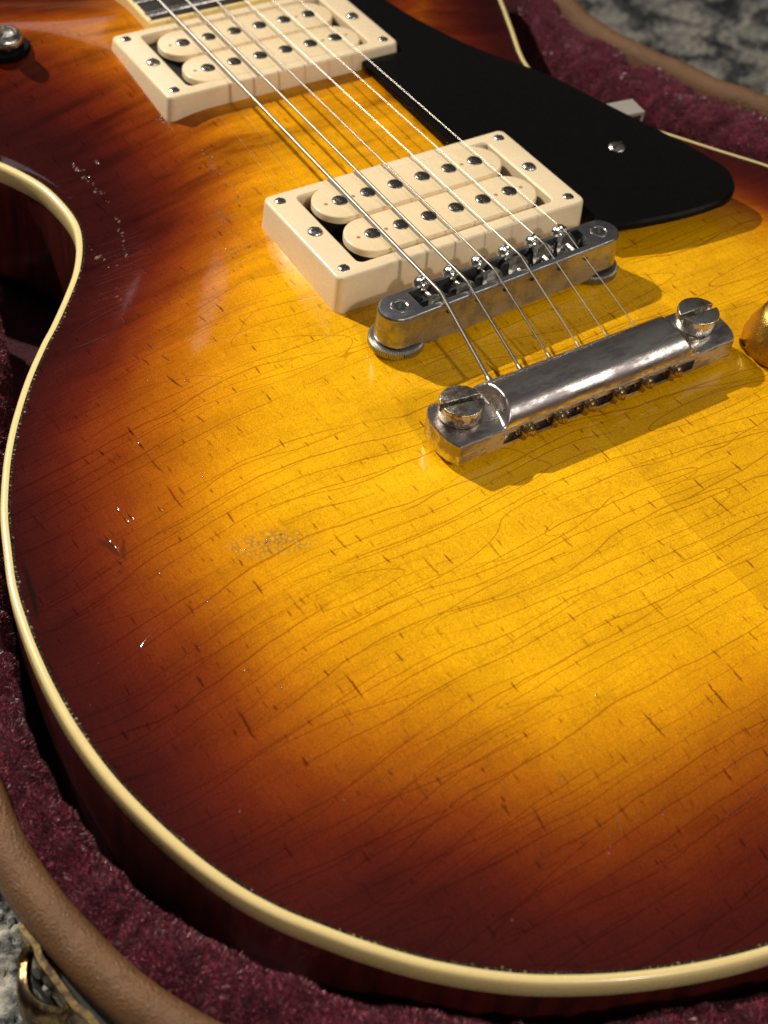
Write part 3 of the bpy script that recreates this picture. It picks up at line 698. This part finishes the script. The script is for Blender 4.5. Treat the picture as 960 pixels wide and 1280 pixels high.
# ---- pickups
TB = -0.025
def rounded(pts, zf, z1f, r):                      # loops from the foot up to a rounded top rim
    L = [[(x, y, zf(x, y)) for x, y in pts]]
    for k in range(4):
        a = k / 3 * math.pi / 2; q = inset(pts, r * (1 - math.cos(a))); L.append([(x, y, z1f(x, y) - r + r * math.sin(a)) for x, y in q])
    return L
def phillips(name, mat, r, parent, org, rotz, n=20, dome=0.9):
    m = MB(); m.lathe([(r, -0.8), (r, 0.0), (r * .92, dome * .4), (r * .72, dome * .72), (r * .4, dome * .94), (0.02, dome)], n=n)
    for a in (0, math.pi / 2): m.box((0, 0, dome - 0.10), (r * 1.15, r * 0.26, 0.3), 1, a + .3)
    return obj(name, m, [mat, DARK], parent, org, 50, (0, 0, rotz))
screw0 = {}
def pickup(yc, xo, ztop, hb, hs, zpole, ycp):
    TOPZ = lambda x, y: ztop + TB * (y - yc)
    outer = rrect(89.4, 45.8, 2.6, 6, (xo, yc)); inner = rrect(70.6, 36.6, 1.8, 6, (xo, yc + .1))
    foot = lambda x, y: (hb if y < yc else hs)
    m = MB(); L = rounded([(x, y) for x, y in outer], lambda x, y: min(bz(x, y), TOPZ(x, y) - 3) - 0.6, TOPZ, 1.0)
    L = [[((x - xo) * 1.012 + xo, (y - yc) * 1.02 + yc, z) for x, y, z in L[0]]] + L[1:]
    Li = [[(x, y, TOPZ(x, y) - 0.0) for x, y in inset(inner, -0.5)], [(x, y, TOPZ(x, y) - 0.5) for x, y in inner], [(x, y, TOPZ(x, y) - 8.5) for x, y in inner]]
    m.loft(L + Li, False, False); ring = obj('pickup_ring', m, CREAM, gtr, smooth=35)
    def sput(x, y, r, mat, key, dz=0.0):
        org = (x, y, TOPZ(x, y) + dz); rz = random.random() * 3
        if key not in screw0: screw0[key] = phillips(key, mat, r, ring, org, rz)
        else: copy(screw0[key], ring, org, (0, 0, rz))
    for sx_ in (-1, 1):
        for sy_ in (-1, 1):
            sput(xo + sx_ * 40.6, yc + sy_ * 18.6, 1.95, SCREW, 'ring_screw', -0.35)
        sput(xo + sx_ * 39.2, yc + 0.3, 2.3, NICKEL, 'height_screw', 0.1)
    # coil former in black tape with its base, then the two cream bobbins
    m = MB(); m.prism(rrect(69.6, 36.0, 1.5, 4, (0, ycp)), zpole - 14, zpole - 11.5, 0.3)
    for s_ in (-1, 1): m.prism(rrect(65.0, 15.6, 7.7, 8, (0, ycp + s_ * 9.4)), zpole - 11.6, zpole - 1.9, 0.3)
    m.prism(rrect(70.4, 36.4, 1.5, 4, (xo, yc)), min(bz(0, yc), zpole - 14) - 1, max(zpole - 8.2, bz(0, yc) + (2.3 if yc > 90 else 0.8)), 0.2)  # dark slab added inside the ring, stands for shade of the uncut cavity
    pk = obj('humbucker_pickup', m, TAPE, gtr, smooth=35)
    BZ = lambda x, y: zpole - 0.55 + TB * (y - ycp)
    for s_ in (1, -1):
        c = (0.0, ycp + s_ * 9.4); m = MB(); st = rrect(67.0, 17.4, 8.6, 10, c)
        L = rounded(st, lambda x, y: BZ(x, y) - 2.4, BZ, 0.55); m.loft(L)
        # small moulded tool holes
        for hx in ((-29.6, -20.0) if s_ > 0 else (-29.6, -20.0)) + ((20.0,) if s_ > 0 else (20.0, 29.5)):
            m.lathe([(0.62, -0.2), (0.62, 0.03), (0.02, 0.03)], (hx, c[1] + 0.2, BZ(hx, c[1])), 12, mi=1)
        obj('bobbin', m, [BOB, HOLE], pk, smooth=40)
        for k in range(6):
            px = (k - 2.5) * 9.95; org = (px, c[1], BZ(px, c[1])); slot = s_ < 0 or ycp > 90
            key = 'pole_slot' if slot else 'pole_piece'
            if key in screw0: copy(screw0[key], pk, org, (0, 0, random.uniform(-1.2, 1.2)))
            else:
                m = MB(); m.lathe([(2.42, -0.8), (2.42, 0.12), (2.25, 0.34), (1.7, 0.50), (0.9, 0.58), (0.02, 0.60)], n=24)
                if slot: m.box((0, 0, 0.50), (3.9, 0.42, 0.24), 1)
                screw0[key] = obj('pole_piece', m, [POLE, DARK], pk, org, 40, (0, 0, 0.4))
HOLE = make_simple('tool hole in the bobbin', (0.34, 0.22, 0.10), 0.7)
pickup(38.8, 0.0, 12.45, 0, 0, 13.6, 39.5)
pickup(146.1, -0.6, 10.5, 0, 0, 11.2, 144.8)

# ---- bridge
BR = math.atan2(3.0, 73.0); BC = Vector((0, -1.5))
def bw(a, b, z): return (BC.x + a * math.cos(BR) - b * math.sin(BR), BC.y + a * math.sin(BR) + b * math.cos(BR), z)
def capsule(hl, hw, n=10, e=1.0):
    out_ = []
    for s_, a0 in ((1, -90), (-1, 90)):
        for k in range(n + 1):
            a = math.radians(a0 + 180 * k / n); out_.append((s_ * (hl - hw * e) + hw * e * math.cos(a), hw * math.sin(a)))
    return out_
ZT = 14.6
cap = capsule(43.0, 5.6, 10, 1.0)
def wide(k): return [(x, y * k[1] if True else y) for x, y in [(x * k[0], y) for x, y in cap]]
pocket = rrect(62.5, 7.4, 1.2, 8)              # same count as a ring is not needed: the pocket has its own loops
nO = len(cap)
def match(pts, n):                              # resample a closed outline to n points starting at angle -90 of +x end
    q = resample(pts, sum(math.dist(pts[i - 1], pts[i]) for i in range(len(pts))) / (n + 0.5))
    return q[:n]
def polar_match(pts, ref):                      # for each ref point the nearest-by-direction point on a rectangle
    hx, hy = 31.2, 3.7; res = []
    for x, y in ref:
        if abs(x) > 36: res.append((math.copysign(hx, x), max(-hy, min(hy, y * .66))))
        else: res.append((x, math.copysign(hy, y)))
    return res
# refine the long sides so that the pocket bridges cleanly
fine = []
for i in range(len(cap)):
    a = cap[i]; b = cap[(i + 1) % len(cap)]; d = math.dist(a, b); k = max(1, int(d / 2.0))
    for j in range(k): fine.append((a[0] + (b[0] - a[0]) * j / k, a[1] + (b[1] - a[1]) * j / k))
inner_p = []
for x, y in fine:
    xx = max(-31.2, min(31.2, x)); yy = (3.9 if y > 0 else -3.6) if abs(x) < 37.4 else max(-3.6, min(3.9, y * .68)); inner_p.append((xx, yy))
def bl(pts, z): return [bw(x, y, z(x, y) if callable(z) else z) for x, y in pts]
def zlow(x, y): return 4.2 if abs(x) > 31.5 else (2.4 if abs(x) < 30.0 else 3.3)
m = MB()
taper = [(x * 1.004, y * 1.10) for x, y in fine]
L = [bl(inset(taper, 0.5), zlow), bl(taper, lambda x, y: zlow(x, y) + 0.5), bl(fine, ZT - 0.9), bl(inset(fine, 0.12), ZT - 0.45), bl(inset(fine, 0.4), ZT - 0.12), bl(inset(fine, 0.85), ZT),
     bl(inner_p, ZT), bl(inner_p, ZT - 0.3), bl(inner_p, ZT - 7.4)]
m.loft(L)
# post holes: ring and dark well, proud of the casting by a hair
bridge = obj('bridge', m, BRIDGE, gtr, smooth=32)
for a in (-36.5, 36.5):
    m = MB(); m.lathe([(2.75, -1), (2.75, .12), (2.35, .26), (2.0, .10), (1.95, .04), (0.02, .04)], bw(a, 0, ZT), 28)
    m.lathe([(1.75, -.4), (1.75, .10), (0.02, .10)], bw(a, 0, ZT), 20, mi=1)
    x_, y_, _ = bw(a, 0, 0); m.box((x_, y_, ZT + 0.10), (2.6, 0.8, 0.14), 0, 0.9)
    obj('post_top', m, [SADDLE, DARK], bridge, smooth=40)
    z0 = 1.3 if a < 0 else 0.3
    m = MB(); nT = 288
    wob = lambda i, r, z: (0.0 if r < 7.9 else (0.16 if i % 4 in (0, 1) else -0.22))
    m.lathe([(1.9, z0), (6.9, z0), (8.0, z0 + .35), (8.0, z0 + 2.3), (7.5, z0 + 2.75), (4, z0 + 2.8), (3.0, z0 + 2.8)], (x_, y_, 0), nT, wob=wob)
    obj('thumbwheel', m, WHEEL, bridge, smooth=12)
    m = MB(); m.lathe([(2.0, -3), (2.0, 6)], (x_, y_, 0), 16); obj('bridge_post', m, NICKEL, bridge)
SX = [-24.3, -14.9, -4.8, 6.0, 16.0, 25.8]; SY = [-4.1, -3.6, -2.4, -0.6, 1.2, 2.8]; SZ = [16.0, 16.3, 16.5, 16.4, 16.1, 15.8]
HX = [-25.0, -14.7, -4.8, 5.2, 15.6, 25.6]
for k in range(6):
    bx = HX[k]
    # in bar coordinates
    def loc(X, Y): d = Vector((X, Y)) - BC; return d.x * math.cos(BR) + d.y * math.sin(BR), -d.x * math.sin(BR) + d.y * math.cos(BR)
    a, b = loc(SX[k], SY[k]); a = (a + loc(bx, SY[k])[0]) / 2; b = max(-2.5, min(2.9, b)); zt = SZ[k] - 0.25
    # saddle: faceted wedge with chamfered shoulders, ridge across the strings
    m = MB(); hw = 3.9; sl = 1 if k > 2 else -1        # slope of the wedge towards the neck or the tail
    def row(y, z, w_, ch): return [bw(a - w_, b + y, ZT - 6), bw(a - w_, b + y, z - ch), bw(a - w_ + ch * 1.1, b + y, z), bw(a + w_ - ch * 1.1, b + y, z), bw(a + w_, b + y, z - ch), bw(a + w_, b + y, ZT - 6)]
    fr = max(0.40, min(1.0, (b + 3.5) / 3.1)); bk = max(0.40, min(1.0, (3.8 - b) / 3.1))
    rws = [row(-2.0 * fr, zt - 3.9, hw, .8), row(-1.35 * fr, zt - 2.5, hw, 1.1), row(-0.3, zt - .2, hw * .80, 1.5), row(0.1, zt, hw * .78, 1.5), row(0.5, zt - .35, hw * .8, 1.4), row(2.4 * bk, zt - 3.0, hw, .8)]
    m.loft(rws); sd = obj('saddle', m, SADDLE, bridge, smooth=18)
    # intonation screw: dome head at the neck side, threaded shank through the pocket
    m = MB(); ha, hb_ = loc(bx, 0)[0], 6.6
    prof = [(0.02, -2.3), (1.5, -2.1), (2.5, -1.5), (2.95, -0.6), (2.95, 0.3), (2.5, 0.8), (1.5, 0.8), (1.45, 1.4), (2.0, 1.7), (2.0, 2.3), (1.2, 2.7)]
    c = bw(ha, hb_, ZT - 1.6)
    rot_ = BR
    tmp = MB(); tmp.lathe(prof, n=22)
    vs = []
    for x, y, z in tmp.v:                      # lathe axis z -> bar's -b direction
        vs.append(bw(ha + x, hb_ - z - 0.9, ZT - 0.9 + y))
    m.add(vs, tmp.f); 
    sl_ = MB(); sl_.box((0, 0, -1.95), (0.5, 4.2, 0.5)); m.add([bw(ha + x * .8 + y * .6, hb_ - z - 0.9, ZT - 0.9 + y * .8 - x * .6) for x, y, z in sl_.v], sl_.f, 1)
    th = MB(); th.lathe([(1.15 if i % 2 else 0.85, i * 0.3) for i in range(30)], n=12)
    m.add([bw(ha + x, 4.6 - z, ZT - 2.6 + y) for x, y, z in th.v], th.f)
    obj('saddle_screw', m, [SADDLE, DARK], bridge, smooth=40)
    # end of the screw bore in the tail side of the casting
    m = MB(); tt = MB(); tt.lathe([(0.75, 0), (0.75, 0.12), (0.02, 0.12)], n=10)
    m.add([bw(ha + 1.4 + x, -5.95 - z, ZT - 2.9 + y * .7) for x, y, z in tt.v], tt.f); obj('screw_bore', m, DARK, bridge)

# ---- tailpiece
TC = Vector((0, -42.8)); TXH = 49.8
NU, NV = 240, 30
def tail_top(x, v):                             # v in -1..1 across the bar
    y = v * 8.4
    ear = 8.0 - 0.5 * abs(v) ** 6
    arch = 8.2 + 5.0 * math.sqrt(max(0, 1 - (abs(v) * 0.985) ** 2.3)) if abs(v) < 1 else 8.2
    arch = 7.2 + 5.8 * (1 - abs(v) ** 2.5) ** 0.62
    ds = math.hypot(abs(x) - 41.25, (y + 0.3) * 0.80)
    t = 1.0 if abs(x) < 41.25 else 0.0
    k = (ds - 9.3) / 2.0; k = max(0.0, min(1.0, k)) * t; k = k * k * (3 - 2 * k)
    return ear + (arch - ear) * k
def tail_xy(u, v):
    xe = TXH - 2.2 * abs(v) ** 3 - (1.0 if v > 0 else 0) * v * v
    x = u * xe; bow = -0.6 * (1 - (x / 50) ** 2); return x, TC.y + v * 8.4 + bow * 0
m = MB(); rws = []
us = [(-1 + 2 * i / NU) for i in range(NU + 1)]; vs_ = [math.sin((-1 + 2 * j / NV) * math.pi / 2) for j in range(NV + 1)]
top = [[(*tail_xy(u, v), tail_top(tail_xy(u, v)[0], v)) for u in us] for v in vs_]
fs = []; W_ = NU + 1; vv = [p for r_ in top for p in r_]
for j in range(NV):
    for i in range(NU): a = j * W_ + i; fs.append((a, a + 1, a + W_ + 1, a + W_))
m.add(vv, fs)
def border():                                    # ccw border of the top grid
    b = [(0, i) for i in range(NU)] + [(j, NU) for j in range(NV)] + [(NV, i) for i in range(NU, 0, -1)] + [(j, 0) for j in range(NV, 0, -1)]
    return [top[j][i] for j, i in b]
bd = border(); bxy = [(p[0], p[1]) for p in bd]
o1_ = inset(bxy, -0.25)
lv = [bd, [(x, y, z[2] - 0.35) for (x, y), z in zip(o1_, bd)]]
def low(q, z): return [(x, y, z) for x, y in q]
l5 = low(o1_, 5.5); l2 = low(o1_, 2.0); l1 = low(o1_, 0.9); l0 = low(inset(bxy, 0.5), 0.3)
def skirt(A, B, skip=None):
    n = len(A); f = []
    for i in range(n):
        j = (i + 1) % n
        if skip and skip((A[i][0] + A[j][0]) / 2, A[i][1]): continue
        f.append((i, i + n, j + n, j))
    m.add(A + B, f)
slot = lambda x, y: abs(x) < 33.2 and y < TC.y - 6
skirt(lv[0], lv[1]); skirt(lv[1], l5); skirt(l5, l2, slot); skirt(l2, l1); skirt(l1, l0); m.add(l0, [tuple(range(len(l0) - 1, -1, -1))])
yS = TC.y - 8.6
for z_, fl_ in ((5.5, 1), (2.0, 0)): m.add([(-33.2, yS, z_), (33.2, yS, z_), (33.2, yS + 2.4, z_), (-33.2, yS + 2.4, z_)], [(0, 1, 2, 3)])
m.add([(-33.2, yS + 2.4, 2.0), (33.2, yS + 2.4, 2.0), (33.2, yS + 2.4, 5.5), (-33.2, yS + 2.4, 5.5)], [(0, 1, 2, 3)])
for x_ in (-33.2, 33.2): m.add([(x_, yS, 2.0), (x_, yS + 2.4, 2.0), (x_, yS + 2.4, 5.5), (x_, yS, 5.5)], [(0, 1, 2, 3)])
TR = -0.01
tail = obj('tailpiece', m, TAIL, gtr, smooth=42)
TX = [-25.9, -15.4, -5.1, 5.2, 15.3, 25.8]
for k in range(6):
    m = MB(); tt = MB(); tt.lathe([(0.8, -2.3), (1.9, -2.2), (2.5, -1.5), (1.8, -0.6), (1.8, 0.6), (2.5, 1.5), (1.9, 2.2), (0.8, 2.3)], n=18)
    m.add([(TX[k] + z, yS + 0.3 + y, 3.8 + x) for x, y, z in tt.v], tt.f)
    tw = [(TX[k] + 0.5 * math.sin(q * 1.9), yS + 0.9 + 1.3 * math.cos(q * 1.9) + 0.1 * q, 5.4 + 0.0 * q) for q in range(5)]
    m.tube([(TX[k] + 0.8 * math.sin(q * 1.3), yS - 1.0 + 0.12 * q, 3.9 + 1.6 * math.cos(q * 1.3)) for q in range(9)], 0.35, 6)
    obj('ball_end', m, BRASS, tail, smooth=50)
    m = MB(); m.lathe([(0.9, 0), (0.9, 0.10), (0.02, 0.10)], (0, 0, 0), 12)
    mv = [(TX[k] + x, TC.y + 8.62 + z, 6.4 + y) for x, y, z in m.v]; m2_ = MB(); m2_.add(mv, m.f); obj('string_hole', m2_, DARK, tail)
def half_disc(r, gap, sgn_, n=18):
    a0 = math.asin(gap / r); return [(r * math.cos(a), sgn_ * r * math.sin(a)) for a in ([a0 + (math.pi - 2 * a0) * k / n for k in range(n + 1)] if sgn_ > 0 else [math.pi - a0 - (math.pi - 2 * a0) * k / n for k in range(n + 1)])]
for x_, mt, ang, lb in ((-41.25, RUSTY, -0.12, 'rusty slotted stud'), (41.25, STUD, -0.02, None)):
    m = MB(); m.lathe([(4.3, 6.0), (4.3, 7.9), (5.9, 8.1), (6.1, 8.5), (6.1, 10.6), (0.02, 10.6)], n=48)
    for s_ in (-1, 1):
        h_ = half_disc(6.1, 0.75, s_); m.prism(h_, 10.55, 12.9, 0.45)
    obj('stud', m, mt, tail, (x_, TC.y + 1.6, 0), 38, (0, 0, ang), label=lb)

# ---- strings
GA = [0.60, 0.46, 0.33, 0.235, 0.17, 0.135]
for k in range(6):
    s0 = Vector((SX[k], SY[k], SZ[k] + GA[k] * .6)); nt = Vector(((k - 2.5) * 7.1, 628, 0)); 
    d = (nt.x - s0.x) / (628 - s0.y)
    far = Vector((s0.x + d * (452 - s0.y), 452, s0.z - 0.0125 * (452 - s0.y)))
    pts_ = [far, s0 + (far - s0) * .5, s0 + (far - s0) * 0.01, s0, s0 + Vector((0.1, -0.9, -0.30))]
    end = Vector((TX[k], TC.y + 8.0, 6.4)); a = pts_[-1]
    pts_ += [a + (end - a) * .04, a + (end - a) * .5, end]
    q_ = [pts_[0]]
    for a_, b_ in zip(pts_[:-1], pts_[1:]):
        kk = max(1, int((b_ - a_).length / 5)); q_ += [a_ + (b_ - a_) * (j / kk) for j in range(1, kk + 1)]
    m = MB(); m.tube(q_, GA[k], 12)
    m.tube([a + (end - a) * q for q in (0.90, 0.92, 0.97, 1.02)], [GA[k] * 1.1, GA[k] * 1.7, GA[k] * 1.8, GA[k] * 1.7], 8)
    obj('string', m, WOUND if k < 3 else PLAIN, gtr, smooth=60)

# ---- pickguard
pgc = [(45.0, 7.9), (58, 4.4), (72, 2.2), (85, 1.5), (94.4, 2.6), (100.8, 7.6), (104.0, 14.5), (103.2, 22.5), (99.8, 36.5), (92.0, 61.8), (85.6, 83.3), (78.6, 98.5), (70.8, 113), (64.6, 131), (60.6, 147), (58.0, 168), (46.0, 172)]
pgs = [pgc[0]] + spline(pgc[1:-1], 6, closed=False) + [pgc[-1], (44.6, 168.6), (44.6, 122.6), (28.6, 122.4), (28.6, 62.2), (45.2, 62.2), (45.2, 10)]
m = MB(); ZG = 8.5
L = [[(x, y, z_) for x, y in q] for q, z_ in ((pgs, ZG - 2.6), (pgs, ZG - 0.9))]
m.loft(L, True, False); m.add([], [])
LG = [[(x, y, ZG - 0.9) for x, y in pgs], [(x, y, ZG - 0.05) for x, y in inset(pgs, 0.75)], [(x, y, ZG) for x, y in inset(pgs, 0.95)]]
m.loft(LG, False, True, mi=0)
pg = obj('pickguard', m, [BLACK, BEVELB], gtr, smooth=25)
m = MB(); m.lathe([(2.9, -0.3), (2.9, 0.25), (2.5, 0.7), (1.4, 1.0), (0.02, 1.1)], n=24); m.box((0, 0, 1.0), (5.2, 0.6, 0.3), 1)
obj('pickguard_screw', m, [SCREW, DARK], pg, (77.2, 40.3, ZG), 40, (0, 0, 0.35))
m = MB(); m.box((96.0, 66.0, ZG - 6.2), (24, 8.6, 1.2), 0, -0.12); m.box((107.4, 64.7, -1.6), (1.1, 8.5, 7.4), 0, -0.12)
obj('mounting_bracket', m, ZINC, pg, smooth=30)

# ---- toggle switch
tx, ty = -77.3, 184.5; tz = bz(tx, ty)
m = MB(); m.lathe([(8.6, tz - 1), (8.6, tz + 0.8), (8.0, tz + 1.3), (6.2, tz + 1.4), (0.02, tz + 1.4)], (tx, ty, 0), 40); tg = obj('toggle_switch', m, BLACK, gtr, smooth=30)
m = MB(); m.lathe([(5.9, tz + 1.3), (6.3, tz + 2.0), (6.3, tz + 4.2), (5.6, tz + 5.3), (4.4, tz + 5.9), (3.6, tz + 5.7), (3.2, tz + 4.9), (0.02, tz + 4.8)], (tx, ty, 0), 48, wob=lambda i, r, z: 0.12 * (i % 2) if r > 6 else 0); obj('switch_nut', m, STUD, tg, smooth=35)
m = MB(); st_ = [(tx, ty, tz + 4), (tx - 2.2, ty + 1.2, tz + 9), (tx - 4.2, ty + 2.4, tz + 14)]; m.tube(st_, 1.1, 12); obj('switch_lever', m, NICKEL, tg)
m = MB(); m.tube([(tx - 3.4, ty + 1.9, tz + 11.5), (tx - 3.7, ty + 2.1, tz + 12.4), (tx - 5.3, ty + 3, tz + 17), (tx - 6.5, ty + 3.8, tz + 21), (tx - 7.3, ty + 4.3, tz + 23.5)], [2.2, 3.0, 3.5, 3.2, 1.2], 20); obj('switch_tip', m, AMBER, tg, smooth=60)

# ---- volume knob with its pointer washer
kx, ky = 67.2, -54.0; kz = bz(kx, ky)
m = MB()
m.lathe([(11.6, kz + 1.2), (12.2, kz + 2.0), (12.2, kz + 4.0), (11.2, kz + 7.5), (9.7, kz + 11.0), (8.8, kz + 13.0), (7.6, kz + 14.0), (4, kz + 14.5), (0.02, kz + 14.6)], (kx, ky, 0), 64)
kn = obj('volume_knob', m, GOLD, gtr, smooth=40)
m = MB(); m.lathe([(9.0, kz + 0.1), (9.0, kz + 0.9), (3, kz + 0.9)], (kx, ky, 0), 32)
pa = math.atan2(6.0, -11.8); P_ = lambda r, w_, z: (kx + r * math.cos(pa) - w_ * math.sin(pa), ky + r * math.sin(pa) + w_ * math.cos(pa), kz + z)
m.loft([[P_(8, -4.5, .15), P_(8, 4.5, .15), P_(8, 4.5, 1.0), P_(8, -4.5, 1.0)], [P_(11, -3.2, .2), P_(11, 3.2, .2), P_(11, 3.2, 1.4), P_(11, -3.2, 1.4)], [P_(13.0, -0.9, 1.6), P_(13.0, 0.9, 1.6), P_(13.0, 0.9, 2.9), P_(13.0, -0.9, 2.9)], [P_(13.7, -0.4, 3.4), P_(13.7, 0.4, 3.4), P_(13.5, 0.4, 4.2), P_(13.5, -0.4, 4.2)]])
obj('pointer_washer', m, OLDBRASS, kn, smooth=30)
# the other three knobs of the treble side, beyond the frame
for a_, b_ in ((106, -48), (86, -108), (124, -92)):
    z_ = bz(a_, b_); k2 = copy(kn, gtr, (a_ - kx, b_ - ky, z_ - kz))
